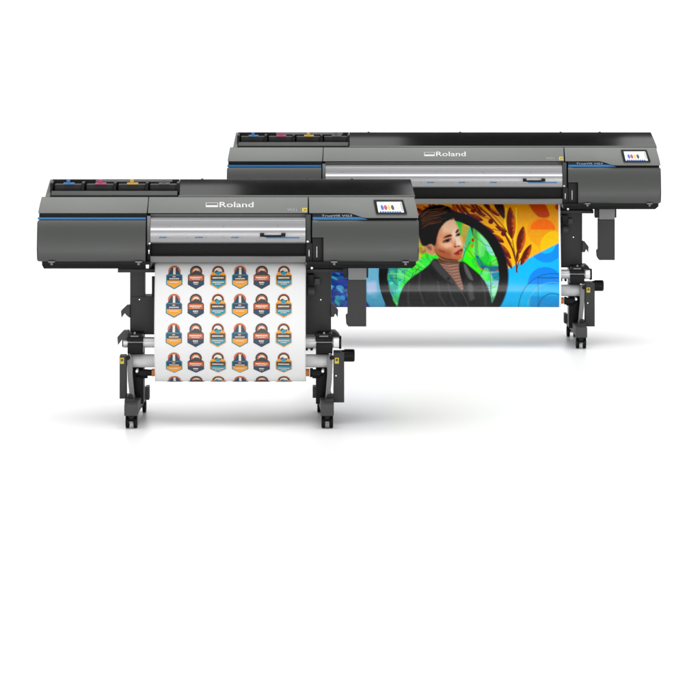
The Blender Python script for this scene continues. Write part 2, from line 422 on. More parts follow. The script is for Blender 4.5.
    # waste ink bottle box hanging at the right
    b = NB(); pbox(b, 348.3, 366.4, 267.4, 280.0, .060, .16, R); hb = link('bottle_bracket', b, M['grey'], root, .003)
    b = NB(); pbox(b, 343.6, 348.1, 268.2, 278.2, .075, .15, R); link('bracket_ear', b, M['dark'], hb, .004); b = NB(); pbox(b, 366.6, 368.4, 268.2, 278.0, .075, .15, R); link('bracket_ear', b, M['dark'], hb, .004)
    b = NB(); prism(b, [(347.4, 280.2), (366.4, 280.2), (366.4, 326.6), (348.4, 326.6), (346.2, 324), (345.6, 316.5), (347.4, 315.5)], .066, .09, R)
    link('waste_bottle_box', b, M['steel_dark'], root, .003)

    # legs -------------------------------------------------------------
    def rail(x0, x1, dx):
        b = NB(); pbox(b, x0, x1, 269.2, 272.6, .20, .55, dx); return link('mounting_rail', b, M['steel_dark'], root, .002)
    rail(115.4, 154, L); rail(305.5, 343.5, R)
    # left leg
    b = NB(); pbox(b, 127.4, 142.0, 272.4, 300, .24, .36, L); pbox(b, 127.4, 153.6, 296.6, 334.6, .236, .36, L)
    leg = link('leg', b, M['steel_dark'], root, .003)
    b = NB(); pbox(b, 127.0, 141.0, 334.4, 404, .26, .40, L); link('leg_post', b, M['black'], leg, .003)
    b = NB(); pbox(b, 149.8, 154.2, 276.5, 296.8, .20, .22, L); link('media_guide', b, M['black'], leg, .002)
    b = NB(); cyl(b, .230, .238, X(137.0) + L, Z(299.4, .236), .0035, 14, axis='y'); link('screw', b, M['chrome'], leg)
    def hook(pts, th, dx, Y0, parent, m='steel'):
        b = NB(); prism(b, pts, Y0, th, dx); return link('media_hook', b, M[m], parent, .0015)
    hook([(127.3, 305.4), (124.4, 305.6), (118.4, 311.2), (118.9, 318.0), (122.3, 313.3), (124.2, 315.6), (127.3, 318.0)], .05, L, .22, leg)
    hook([(127.3, 330.6), (121.6, 331.0), (115.4, 337.6), (116.1, 345.2), (120.0, 340.0), (127.3, 341.0)], .05, L, .16, leg)
    # right leg
    b = NB(); pbox(b, 304.2, 330.8, 272.4, 334.6, .238, .36, R)
    legr = link('leg', b, M['steel_dark'], root, .003)
    b = NB(); pbox(b, 315.4, 328.6, 334.4, 404, .26, .40, R); link('leg_post', b, M['black'], legr, .003)
    b = NB(); cyl(b, .230, .240, X(320.4) + R, Z(299.6, .236), .0035, 14, axis='y'); link('screw', b, M['chrome'], legr)
    b = NB(); pbox(b, 303.6, 306.2, 276.5, 296.8, .19, .215, R); link('media_guide', b, M['black'], legr, .002)
    b = NB(); pbox(b, 306.4, 313.6, 274.6, 284.5, .18, .235, R); link('sensor_block', b, M['black'], legr, .003)
    b = NB(); cyl(b, X(307.4) + R, X(314.4) + R, .205, Z(291, .2), .026, 24); pbox(b, 314.0, 319.6, 278.5, 284.6, .2, .237, R); link('roll_holder', b, M['steel'], legr, .003)
    hook([(330.8, 304.6), (333.4, 305.0), (338.0, 310.8), (337.7, 317.6), (335.0, 313.6), (333.8, 316.9), (330.8, 317.2)], .05, R, .22, legr)
    b = NB(); prism(b, [(323.0, 335.4), (326.5, 331.8), (334.5, 331.4), (338.2, 334.6), (341.2, 339.6), (341.0, 345), (323.0, 345)], .20, .09, R); link('clamp_body', b, M['dark'], legr, .004)

    # upper feed roller across, with clamps and end caps
    zr = Z(342.8, .17)
    b = NB(); cyl(b, X(121.4) + L, X(338.8) + R, .19, zr, .028); fr_ = link('feed_roller', b, M['alu_dull'], root)
    b = NB(); cyl(b, X(338.8) + R, X(341.3) + R, .19, zr, .034, 28); link('end_cap', b, M['dark'], fr_, .002); b = NB(); cyl(b, X(120.2) + L, X(121.4) + L, .19, zr, .025, 28); link('end_cap', b, M['dark'], fr_, .002)
    for xa, xb, dx in ((125.2, 141.6, L), (315.2, 332.6, R)):
        b = NB()
        pbox(b, xa + 1.5, xb - .5, 333.6, 338.0, .13, .25, dx); pbox(b, xa, xb, 338.0, 341.2, .145, .25, dx)
        pbox(b, xa + .6, xb - .2, 343.2, 353.6, .150, .26, dx)
        link('roller_clamp', b, M['black'], fr_, .003)
        b = NB(); pbox(b, xa + 4, xb - 4.5, 335.6, 337.0, .126, .14, dx); pbox(b, xa + 1, xb, 341.8, 342.9, .140, .16, dx)
        cyl(b, .12, .135, X((xa + xb) / 2) + dx, Z(332.4, .15), .006, 12, axis='y')
        link('clamp_bar', b, M['grey'], fr_, .001)
    b = NB(); pbox(b, 333.4, 339.0, 338.2, 347.2, .145, .17, R); link('roller_collar', b, M['alu_dull'], fr_, .003)
    b = NB(); pbox(b, 310, 312.4, 347.6, 350.6, .2, .25, R); link('roller_pin', b, M['black'], fr_, .002); b = NB(); pbox(b, 305, 307.4, 347.6, 350.6, .2, .25, R); link('roller_pin', b, M['black'], fr_, .002)

    # take-up tube
    zt2 = Z(361.3, .19)
    b = NB(); cyl(b, X(127.2) + L, X(330.6) + R, .21, zt2, .0345); tk = link('take_up_tube', b, M['tube'], root)
    for xa, xb, xo0, xo1, dx in ((133.5, 149.6, 149.6, 152.8, L), (309.5, 322.6, 305.0, 309.0, R)):
        b = NB(); zc = Z(372.6, .21)
        cyl(b, X(xa) + dx, X(xb) + dx, .21, zc, .017); 
        mid = (xa + xb) / 2; cyl(b, X(mid - 4) + dx, X(mid + 4) + dx, .21, zc - .006, .024); cyl(b, X(xa) + dx, X(xa + 3) + dx, .21, zc, .024)
        link('core_holder', b, M['black'], tk)
        b = NB(); cyl(b, X(xo0) + dx, X(xo1) + dx, .215, zc, .020); link('core_ring', b, M['orange'], tk, .002)
    # swing arms holding the tube
    for sgn, c, dx in ((1, 126.0, L), (-1, 332.0, R)):
        b = NB()
        pts = [(c, 353.8), (c + sgn * 3.5, 355.0), (c + sgn * 5.2, 361), (c + sgn * 5.0, 375), (c + sgn * 6.8, 397.5), (c + sgn * 2.4, 398.6), (c + sgn * .2, 380), (c - sgn * .6, 362)]
        if sgn < 0: pts = pts[::-1]
        prism(b, pts, .14, .03, dx); ar = link('tension_arm', b, M['grey'], root, .003)
        b = NB(); cyl(b, .128, .142, X(c + sgn * .4) + dx, Z(357.4, .14), .012, 20, axis='y'); link('arm_pivot', b, M['black'], ar, .002)
        b = NB(); cyl(b, .126, .145, X(c + sgn * 3.0) + dx, Z(396.6, .14), .014, 20, axis='y'); pbox(b, c + (3.4 if sgn > 0 else -6.6), c + (6.8 if sgn > 0 else -3.2), 395.0, 402.0, .142, .18, dx); link('arm_joint', b, M['dark'], ar, .002)
        b = NB(); cyl(b, .135, .2, X(c + sgn * 9.4) + dx, Z(371.2, .14), .007, 14, axis='y'); link('arm_pin', b, M['alu_dull'], ar)
    # end boxes (drive housings)
    b = NB(); pbox(b, 118.0, 124.8, 356.0, 398.8, .13, .21, L); eb = link('drive_housing', b, M['steel_dark'], root, .003)
    b = NB(); pbox(b, 118.6, 122.5, 357.8, 363.8, .127, .1295, L); pbox(b, 119.4, 121.7, 359.0, 361.4, .1262, .1268, L, 1); link('warning_sticker', b, [M['yellow'], M['b_brown']], eb)
    b = NB(); pbox(b, 333.2, 344.2, 352.6, 402.6, .14, .24, R); er = link('drive_housing', b, M['steel_dark'], root, .003)
    b = NB(); pbox(b, 334.6, 338.8, 357.8, 363.6, .137, .1395, R); pbox(b, 335.6, 337.9, 358.8, 361.2, .1362, .1368, R, 1); link('warning_sticker', b, [M['yellow'], M['b_brown']], er)
    b = NB(); cyl(b, .134, .142, X(336.0) + R, Z(375.6, .14), .004, 12, axis='y'); link('screw', b, M['chrome'], er)
    b = NB(); cyl(b, X(344.2) + R, X(353.6) + R, .18, Z(356.2, .15), .033, 36); cyl(b, X(353.6) + R, X(354.8) + R, .18, Z(356.2, .15), .033, 36, r2=.028); cyl(b, X(342) + R, X(346) + R, .18, Z(356.2, .15), .029, 36)
    link('drive_knob', b, M['black'], er)
    b = NB(); pbox(b, 141.0, 145.0, 387.0, 400.0, .42, .5, L); link('foot_plate', b, M['steel'], leg, .002)
    b = NB(); pbox(b, 311.8, 315.4, 387.0, 398.0, .42, .5, R); link('foot_plate', b, M['steel'], legr, .002)

    # feet and casters
    for (xa, xb, ins, dx, lg, ux0, ux1) in ((124.2, 137.6, 3.6, L, leg, 123.6, 133.0), (320.6, 333.8, -5.0, R, legr, 325.0, 333.4)):
        b = NB(); z0 = Z(416.0, 0.0); z1 = Z(404.6, 0.0)
        q = []
        for (Y, o_) in ((.0, 0), (.12, 0), (.64, ins)):
            q.append([b.verts.new((X(xa + o_) + dx, Y, z0)), b.verts.new((X(xb + o_) + dx, Y, z0)), b.verts.new((X(xb + o_) + dx, Y, z1)), b.verts.new((X(xa + o_) + dx, Y, z1))])
        b.faces.new(q[0]); b.faces.new(q[2][::-1])
        for s_ in range(2):
            for i in range(4): b.faces.new((q[s_][i], q[s_ + 1][i], q[s_ + 1][(i + 1) % 4], q[s_][(i + 1) % 4]))
        link('foot_beam', b, M['steel'], lg, .003)
        b = NB(); pbox(b, ux0, ux1, 399.6, 405.4, .08, .3, dx); link('foot_bracket', b, M['steel_dark'], lg, .002)
        for (Y, o_) in ((.055, 0), (.575, ins)):
            cx = X((xa + xb) / 2 + o_) + dx
            b = NB(); box(b, cx - .030, cx + .030, Y - .03, Y + .03, z0 - .007, z0 + .001); box(b, cx - .017, cx + .017, Y - .018, Y + .018, z0 - .032, z0 - .006)
            cyl(b, cx - .029, cx + .029, Y + .006, .034, .008, 16)
            cs = link('caster', b, M['black'], root, .003)
            b = NB(); box(b, cx - .010, cx + .010, Y - .045, Y - .028, .030, .040); link('brake_tab', b, M['grey'], cs, .002)
            for s_ in (-1, 1):
                b = NB(); cyl(b, cx + s_ * .0105, cx + s_ * .0305, Y + .006, .0335, .0335, 36)
                link('wheel', b, M['rubber'], cs, .005)
    return root

FX = (228.0 - 350.0) / 193.0
Y2 = F / 168.0 - D0
RX = (444.2 - 350.0) / 168.0
EXTRA = (661.0 - 227.0) / 168.0 - (418.0 - 36.5) / 193.0
EXTRA -= 0.0
make_printer('wide_format_printer', 'narrower dark grey floor-standing printer in front, feeding out a white sheet of badges', (FX, 0, 0), 0.0)
make_printer('wide_format_printer', 'wider dark grey floor-standing printer standing behind, feeding out the colourful portrait print', (RX, Y2, 0), EXTRA)

# ------------------------------------------------------------------ sheets hanging in a loop
def catmull(pts, n=14):
    P = [Vector((a, b, 0)) for a, b in pts]; P = [P[0] * 2 - P[1]] + P + [P[-1] * 2 - P[-2]]
    out = []
    for i in range(1, len(P) - 2):
        for k in range(n):
            t = k / n
            out.append(0.5 * ((2 * P[i]) + (P[i + 1] - P[i - 1]) * t + (2 * P[i - 1] - 5 * P[i] + 4 * P[i + 1] - P[i + 2]) * t * t + (3 * P[i] - P[i - 1] - 3 * P[i + 1] + P[i + 2]) * t ** 3))
    out.append(P[-2])
    return [(p.x, p.y) for p in out]
PATH = catmull([(.155, .862), (.108, .835), (.078, .76), (.050, .64), (.030, .53), (.026, .44), (.040, .365), (.070, .302), (.112, .246), (.158, .228), (.205, .256), (.222, .30)])
PATH_REAR = catmull([(.150, .862), (.118, .79), (.082, .65), (.052, .53), (.032, .44), (.021, .37), (.019, .32), (.035, .275), (.075, .245), (.12, .239), (.17, .25), (.21, .278), (.222, .30)])
def resample(path, step):
    p = np.array(path); d = np.r_[0, np.cumsum(np.hypot(*np.diff(p, axis=0).T))]
    n = int(round(d[-1] / step)); s = np.linspace(0, d[-1], n + 1)
    return s, np.interp(s, d, p[:, 0]), np.interp(s, d, p[:, 1])

# front sheet ------------------------------------------------------
STEP = .008
S, PY_, PZ_ = resample(PATH, STEP)
rows_f = (CAMH - PZ_) * F / (D0 + PY_) - HZ
kmax = int(np.argmax(rows_f))
def s_of_row(r): return float(np.interp(r, rows_f[:kmax + 1], S[:kmax + 1]))
NY = np.gradient(PZ_, S); NZ = -np.gradient(PY_, S)      # outward normal candidate (towards viewer/down)
def surf(s, off):
    y = np.interp(s, S, PY_); z = np.interp(s, S, PZ_)
    ny = np.interp(s, S, NY); nz = np.interp(s, S, NZ); l = math.hypot(ny, nz) or 1
    return y + off * ny / l, z + off * nz / l
def ripple(x, s):          # slight waves of the hanging material
    return np.clip(s / .3, 0, 1) * (.0014 * np.sin(4.6 * x + 3 * s) + .0008 * np.sin(11 * x - 5 * s + 1) + .0009 * np.sin(3.7 * x + .6) * np.sin(13 * s))
def sheet(name, x0, x1, s_arr, y_arr, z_arr, cols, mats, loc, nx):
    xs = np.linspace(x0, x1, nx + 1); n = len(s_arr)
    V = np.zeros((n, nx + 1, 3)); V[:, :, 0] = xs[None, :]; V[:, :, 1] = y_arr[:, None]; V[:, :, 2] = z_arr[:, None]; V[:, :, 1] += ripple(xs[None, :], s_arr[:, None])
    ii = np.arange((n - 1) * nx); r = ii // nx; c = ii % nx
    a = r * (nx + 1) + c
    Fc = np.stack([a, a + nx + 1, a + nx + 2, a + 1], 1)
    me = bpy.data.meshes.new(name)
    me.from_pydata(V.reshape(-1, 3).tolist(), [], Fc.tolist())
    me.polygons.foreach_set('use_smooth', np.ones(len(Fc), bool))
    if cols is not None:
        at = me.color_attributes.new('print', 'FLOAT_COLOR', 'POINT')
        at.data.foreach_set('color', np.concatenate([cols.reshape(-1, 3), np.ones((cols.shape[0] * cols.shape[1], 1))], 1).astype(np.float32).ravel())
    me.materials.append(mats); me.update()
    o = bpy.data.objects.new(name, me); COL.objects.link(o); o.location = loc
    sm = o.modifiers.new('thickness', 'SOLIDIFY'); sm.thickness = .0006; sm.offset = 1 if False else -1
    return o
sx0, sx1 = X(153.9), X(305.6)
fs = sheet('printed_sheet', sx0, sx1, S, PY_, PZ_, None, M['paper'], (FX, 0, 0), 80)
fs['label'] = 'white glossy sheet printed with rows of small orange and teal badges'; fs['category'] = 'printed sheet'

def circ(cx, cy, r, n=28, a0=0, a1=360):
    return [(cx + r * math.cos(math.radians(a0 + (a1 - a0) * i / n)), cy - r * math.sin(math.radians(a0 + (a1 - a0) * i / n))) for i in range(n + (0 if a1 - a0 == 360 else 1))]
HEXO = [(-8.2, 10.2), (-8.2, 19.4), (0, 24), (8.2, 19.4), (8.2, 10.2), (6.2, 8.4), (-6.2, 8.4)]
HEXI = [(-7.2, 15.3), (-7.2, 18.9), (0, 22.8), (7.2, 18.9), (7.2, 15.3)]
BAND = [(-7.3, 10.2), (-7.3, 15.3), (7.3, 15.3), (7.3, 10.2)]
def dashes(y, half, h, n, seed):
    rng = np.random.RandomState(seed); out = []; x = -half
    while x < half - .3:
        w = .45 + rng.rand() * .75
        out.append([(x, y), (x, y + h), (min(x + w, half), y + h), (min(x + w, half), y)]); x += w + .28
    return out
BADGE = {
 'A': [('b_teal', HEXO), ('b_orange', circ(0, 6.2, 6.2)), ('b_navy', [(-2.6, 2.2), (2.6, 2.2), (6.6, 9.7), (-6.6, 9.7)]), ('b_teal', [(-6.8, 9.2), (6.8, 9.2), (6.8, 9.9), (-6.8, 9.9)]),
       ('b_cream', [(-1.15, 2.0), (1.15, 2.0), (1.25, 9.1), (-1.25, 9.1)]), ('b_navy', BAND), ('b_amber', HEXI)]
      + [('b_cream', d) for d in dashes(11.0, 1.6, .9, 3, 1) + dashes(13.0, 4.8, 1.2, 8, 2) + dashes(16.9, 4.2, .9, 6, 3)],
 'B': [('b_grey', HEXO), ('b_grey', circ(0, 6.2, 6.2)), ('b_orange', circ(0, 6.4, 4.6)), ('b_cream', circ(.2, 6.2, 3.2)), ('b_amber', circ(2.2, 6.9, 1.6)),
       ('b_grey', [(-6.6, 9.9), (-1.6, 5.6), (0.2, 4.0), (1.4, 5.8), (2.6, 5.4), (6.6, 9.9)]), ('b_cream', [(0.1, 4.1), (-.8, 5.4), (.2, 5.2), (1.0, 5.6)]), ('b_orange', BAND), ('b_navy', HEXI)]
      + [('b_cream', d) for d in dashes(11.6, 5.8, 1.5, 8, 4) + dashes(13.7, 4.0, .7, 8, 5) + dashes(16.8, 2.6, 1.4, 4, 6) + dashes(19.0, 2.0, .6, 4, 7)],
 'C': [('b_amber', HEXO), ('b_orange', circ(0, 6.2, 6.2)), ('b_grey', circ(0, 6.3, 5.6)), ('b_cream', circ(0, 6.3, 4.1)), ('b_amber', [(-8, 9.9), (-5.2, 6.6), (-3.5, 8.2), (3.5, 8.2), (5.2, 6.6), (8, 9.9)]),
       ('b_brown', [(-3.8, 6.4), (-1.4, 4.9), (1.2, 6.6), (3.8, 6.0), (3.0, 8.4), (-3.0, 8.4)]), ('b_cyan', [(-2.9, 7.4), (-.4, 6.3), (2.8, 7.6), (1.8, 9.3), (0, 10.2), (-1.8, 9.3)]),
       ('b_brown', BAND), ('b_cyan', HEXI)]
      + [('b_cream', d) for d in dashes(12.0, 5.6, 1.4, 8, 8) + dashes(16.7, 5.4, 1.1, 8, 9) + dashes(18.6, 3.0, .8, 8, 10)],
}
BLAB = {'A': 'navy badge with orange arch, white centre bar and amber base', 'B': 'charcoal badge with mountain, orange band and navy base', 'C': 'amber badge with round cream window and teal base'}
def badge(kind, cx, s_top, parent, s_lim):
    bm = NB(); names = []; K = 1 / 193.0 
    for li, (mn, poly) in enumerate(BADGE[kind]):
        if mn not in names: names.append(mn)
        vs = [bm.verts.new((cx + p[0] * K, s_top + p[1] * K, li)) for p in poly]
        f = bm.faces.new(vs); f.material_index = names.index(mn)
    k0 = int(s_top / (S[1] - S[0])); ds = S[1] - S[0]
    for k in range(k0, k0 + int(.13 / ds) + 2):
        g = bm.verts[:] + bm.edges[:] + bm.faces[:]
        bmesh.ops.bisect_plane(bm, geom=g, plane_co=(0, k * ds, 0), plane_no=(0, 1, 0), dist=1e-6)
    if s_top + .13 > s_lim:
        g = bm.verts[:] + bm.edges[:] + bm.faces[:]
        bmesh.ops.bisect_plane(bm, geom=g, plane_co=(0, s_lim, 0), plane_no=(0, 1, 0), clear_outer=True)
    for v in bm.verts:
        off = .0011 + .00022 * v.co.z
        y, z = surf(v.co.y, off * SGN); v.co = (v.co.x, y + float(ripple(v.co.x, v.co.y)), z)
    bm.normal_update()
    for f in bm.faces:
        if f.normal.y * SGN_Y(f) < 0: f.normal_flip()
        f.smooth = False
    me = bpy.data.meshes.new('badge'); bm.to_mesh(me); bm.free()
    for n_ in names: me.materials.append(M[n_])
    o = bpy.data.objects.new('badge', me); COL.objects.link(o); o.parent = parent
    o['label'] = BLAB[kind]
    return o
def SGN_Y(f): return -1.0 if f.calc_center_median().y < .15 else 1.0
_ny = np.interp(s_of_row(320), S, NY); SGN = 1.0 if _ny < 0 else -1.0
rows_c = (277.3, 305.8, 335.3, 363.2)
for ci, cx in enumerate((173.6, 195.4, 217.6, 239.7, 261.4, 283.6)):
    for r in rows_c:
        badge('ABC'[ci % 3], X(cx), s_of_row(r) - 12 / 193.0, fs, S[-1])
    badge('ABC'[ci % 3], X(cx), s_of_row(363.2) + .1475 - 12 / 193.0, fs, S[-1] - .01)

# rear print: artwork painted as vertex colours in the sheet's own plane ----------------------------
SS, SY, SZ = resample(PATH_REAR, .0022)
rows_r = (CAMH - SZ) * F / (D0 + Y2 + SY) - HZ
km = int(np.argmax(rows_r))
rr = rows_r.copy(); rr[km:] = rows_r[km] + (SS[km:] - SS[km]) * 168
rr = np.maximum.accumulate(rr)
PX0, PX1 = 327.0, 561.4
NXV = 700
gx = np.linspace(PX0, PX1, NXV + 1)
AX, AY = np.meshgrid(gx, rr)
IMG = np.zeros(AX.shape + (3,)); IMG[:] = lin((250, 175, 10))
RNG = np.random.RandomState(5)
def vnoise(sc, seed):
    r = np.random.RandomState(seed); g = r.rand(64, 64)
    u = (AX / sc) % 63; v = (AY / sc) % 63
    i = u.astype(int); j = v.astype(int); fu = u - i; fv = v - j
    fu = fu * fu * (3 - 2 * fu); fv = fv * fv * (3 - 2 * fv)
    return (g[j, i] * (1 - fu) + g[j, i + 1] * fu) * (1 - fv) + (g[j + 1, i] * (1 - fu) + g[j + 1, i + 1] * fu) * fv
N1, N2, N3 = vnoise(4.0, 1), vnoise(9.0, 2), vnoise(2.0, 3)
dxp = (PX1 - PX0) / NXV
def inside(pts):
    m = np.zeros(AX.shape, bool); n = len(pts)
    for i in range(n):
        x1, y1 = pts[i]; x2, y2 = pts[(i + 1) % n]
        if y1 == y2: continue
        c = ((AY >= min(y1, y2)) & (AY < max(y1, y2))) & (AX < (x2 - x1) * (AY - y1) / (y2 - y1) + x1)
        m ^= c
    return m
def blur(m, px):
    k = max(1, int(px / dxp)); m = m.astype(float)
    for _ in range(2):
        for ax in (0, 1):
            c = np.cumsum(np.concatenate([np.repeat(m.take([0], ax), k + 1, ax), m, np.repeat(m.take([-1], ax), k, ax)], ax), ax)
            n = m.shape[ax]
            m = (c.take(range(2 * k + 1, 2 * k + 1 + n), ax) - c.take(range(0, n), ax)) / (2 * k + 1)
    return m
def put(mask, rgb, a=1.0):
    m = (np.asarray(mask, float) * a)[..., None]
    IMG[:] = IMG * (1 - m) + np.array(lin(rgb)) * m
def poly(pts, rgb, soft=0.35, a=1.0, clip=None):
    m = blur(inside(smooth(pts)) if len(pts) > 4 else inside(pts), soft) if soft else inside(pts).astype(float)
    if clip is not None: m = m * clip
    put(m, rgb, a)
def smooth(pts):
    for _ in range(2):
        out = []
        for i in range(len(pts)):
            a, b = pts[i], pts[(i + 1) % len(pts)]
            out += [(a[0] * .78 + b[0] * .22, a[1] * .78 + b[1] * .22), (a[0] * .22 + b[0] * .78, a[1] * .22 + b[1] * .78)]
        pts = out
    return pts
def ell(cx, cy, rx, ry=None, ang=0):
    ry = ry or rx; t = math.radians(ang); dx, dy = AX - cx, AY - cy
    u = (dx * math.cos(t) + dy * math.sin(t)) / rx; v = (-dx * math.sin(t) + dy * math.cos(t)) / ry
    return np.clip((1 - np.hypot(u, v)) * min(rx, ry) / .5 + .5, 0, 1)
def ring(cx, cy, r, w): 
    return np.clip((w / 2 - np.abs(np.hypot(AX - cx, AY - cy) - r)) / .4 + .5, 0, 1)
def line(pts, w, rgb, a=1.0, clip=None):
    m = np.zeros(AX.shape)
    for (x1, y1), (x2, y2) in zip(pts[:-1], pts[1:]):
        L2 = (x2 - x1) ** 2 + (y2 - y1) ** 2 or 1
        t = np.clip(((AX - x1) * (x2 - x1) + (AY - y1) * (y2 - y1)) / L2, 0, 1)
        d = np.hypot(AX - x1 - t * (x2 - x1), AY - y1 - t * (y2 - y1))
        m = np.maximum(m, np.clip((w / 2 - d) / .4 + .5, 0, 1))
    if clip is not None: m = m * clip
    put(m, rgb, a)
# ground colours
put(np.clip((AY - 225) / 50, 0, 1), (255, 205, 0), .8)
put(np.clip((226 - AY) / 14, 0, 1), (226, 140, 8), .75)  # darker towards the top: shade below the apron painted into the print
put(inside([(320, 195), (425, 195), (425, 262), (320, 262)]), (214, 112, 12), .9)
# blue left end
blue = blur(inside([(320, 236), (384, 232), (390, 330), (320, 330)]), 1.2)
put(blue, (12, 48, 132))
for k in range(16):
    y = 262 + k * 3.1; x0 = 326 + RNG.rand() * 14
    poly([(x0, y), (x0 + 9 + RNG.rand() * 9, y - 1.5), (x0 + 20, y + 1), (x0 + 8, y + 2.4)], ((6, 20, 104), (30, 92, 140), (58, 62, 150), (16, 72, 150))[k % 4], .5, .8, blue)
for k in range(22):
    put(ell(330 + RNG.rand() * 20, 262 + RNG.rand() * 44, 1.5 + 2.5 * RNG.rand(), 1 + RNG.rand() * 1.6, RNG.rand() * 60) * blue, ((30, 120, 220), (70, 170, 220), (20, 90, 200), (60, 190, 170))[k % 4], .6)
poly([(352, 250), (380, 240), (384, 285), (386, 312), (372, 310), (362, 295), (354, 280)], (70, 158, 192), .8, 1, blue)
poly([(362, 262), (378, 262), (380, 296), (370, 298), (362, 284)], (104, 176, 206), 2, .9, blue)
poly([(366, 282), (376, 281), (377, 292), (368, 294)], (170, 190, 224), 1.2, .9, blue)
poly([(350, 284), (356, 284), (362, 296), (372, 309), (350, 312)], (10, 32, 150), .7, 1, blue)
# cyan lower right
cy = blur(inside([(490, 277.5), (561.6, 242.2), (575, 236), (575, 345), (490, 345)]), .35)
put(cy, (0, 190, 250)); put(cy * np.clip((AX - 530) / 30, 0, 1), (0, 176, 246), .6)
up = 1 - cy
put(ell(543.5, 229.5, 15, 17) * up, (246, 150, 14), .55); put(ell(543.6, 229.8, 12.6, 11) * up * (AY < 229.6), (255, 112, 0)); 
put(ell(555, 246, 14, 15) * up, (255, 204, 0), .95)
poly([(527.5, 200), (545, 200), (552, 216), (546, 218.2), (539, 217), (533, 210.5)], (196, 62, 0), .4); poly([(559, 200), (563, 200), (563, 214), (556, 208)], (190, 40, 0), .5)
put(ell(547, 246, 16.5) * cy, (0, 140, 246), .9); put(ell(546.5, 243.5, 10) * cy, (0, 196, 252))
put(ell(545.5, 284.0, 17.5, 17) * cy * (AY < 284), (0, 134, 245), .95); put(np.clip((AY - 284) / 3, 0, 1) * cy, (0, 178, 240), .45)
poly([(530, 296), (563, 296), (563, 330), (530, 330)], (0, 112, 200), 1.0, .55)
for r_, w_, c_ in ((34, .9, (10, 84, 110)), (25, .7, (110, 190, 190)), (14, 1.1, (20, 80, 140))): put(ring(553, 307.5, r_, w_) * cy * (AY < 311), c_, .75)
line([(538.3, 278), (538.3, 318)], .6, (20, 80, 110), .7); line([(538.3, 277.8), (562, 277.8)], 1.3, (0, 92, 130), .8)
# branch and leaves
DR = (98, 20, 4); DK = (66, 18, 10)
def leaf(cx, cy_, rx, ry, ang, c=DR, hi=(222, 96, 14)):
    m = np.clip((1 - np.hypot(0, 0)), 0, 1)
    t = math.radians(ang); dx, dy = AX - cx, AY - cy_
    u = (dx * math.cos(t) + dy * math.sin(t)); v = (-dx * math.sin(t) + dy * math.cos(t)) / ry
    wdt = rx * np.clip(1 - v * v, 0, 1) ** .8
    mm = np.clip((wdt - np.abs(u)) / .4 + .3, 0, 1) * (np.abs(v) < 1)
    put(mm, c); put(mm * (u > 0.0) * np.clip(u / rx * 1.3 + (N3 - .5) * .8, 0, 1), hi, .95)
    line([(cx - ry * .9 * -math.sin(t) * -1, cy_ - ry * .9 * math.cos(t)), (cx + ry * .9 * -math.sin(t), cy_ + ry * .9 * math.cos(t))], .5, DK, .5, mm)
for q in ([(507, 208), (505.6, 218), (507.5, 232), (514, 243)], [(517, 208), (517.4, 226), (515, 242), (516, 258)], [(526, 232), (524, 248), (518, 260)], [(505.8, 214), (505, 226), (509, 238)]): line(q, 1.0, (255, 226, 20), .85, up)
leaf(511.8, 223.2, 4.6, 16.5, -3); leaf(521.6, 240.4, 4.4, 14.5, 10); leaf(526.4, 254.8, 3.5, 12, 27)
poly([(492, 199), (503, 199), (506, 210), (505.8, 220.5), (500.5, 215), (496, 208)], (48, 18, 12), .35)
leaf(487, 204.5, 2.6, 8, -35, DK, (120, 40, 10)); leaf(475, 217.5, 3.2, 9.5, -72, DR, (150, 44, 10)); leaf(486, 228.8, 3.0, 10, -68, DR, (150, 44, 10))
leaf(497.5, 238.2, 3.0, 8.6, -58, DR, (190, 80, 10)); leaf(504.5, 250.5, 3.2, 11, -40, DR, (180, 70, 10)); leaf(509, 262, 2.2, 8, -25, DR)
leaf(495, 212, 2.2, 7, -52, DR, (220, 110, 16)); leaf(481, 213, 2.0, 7, -62, DR, (210, 90, 14)); leaf(518, 256, 1.8, 7, 8, DR, (220, 110, 16)); leaf(502, 229, 2.2, 7, -64, DR, (220, 110, 16))
line([(470, 201), (480, 207), (490, 215.5), (500, 227), (507, 237), (513, 249), (516.5, 262), (517, 272)], 1.7, (110, 34, 6))
line([(484, 204), (492, 213), (503, 225), (510, 235)], .7, (120, 44, 6)); line([(470, 211), (484, 217), (494, 220)], .7, (120, 44, 6))
line([(493, 229), (505, 232), (512, 244)], .7, (120, 44, 6)); line([(513, 240), (515, 252), (517, 264)], .9, (150, 70, 6)); line([(524, 255), (519, 262), (517, 270)], 1.0, (110, 30, 6))
for c in ((491.5, 221.5, 2.6), (504.2, 233.6, 2.7), (474, 210.2, 2.6)): put(ell(*c), (96, 16, 6))
for k in range(14):                                   # dark foliage above the head
    x = 418 + k * 4.6 + RNG.rand() * 3; y = 205 + RNG.rand() * 8
    leaf(x, y, 1.5 + RNG.rand(), 5 + RNG.rand() * 4, -70 + RNG.rand() * 50, ((120, 30, 8), (80, 22, 8), (160, 60, 8))[k % 3], (190, 80, 14))
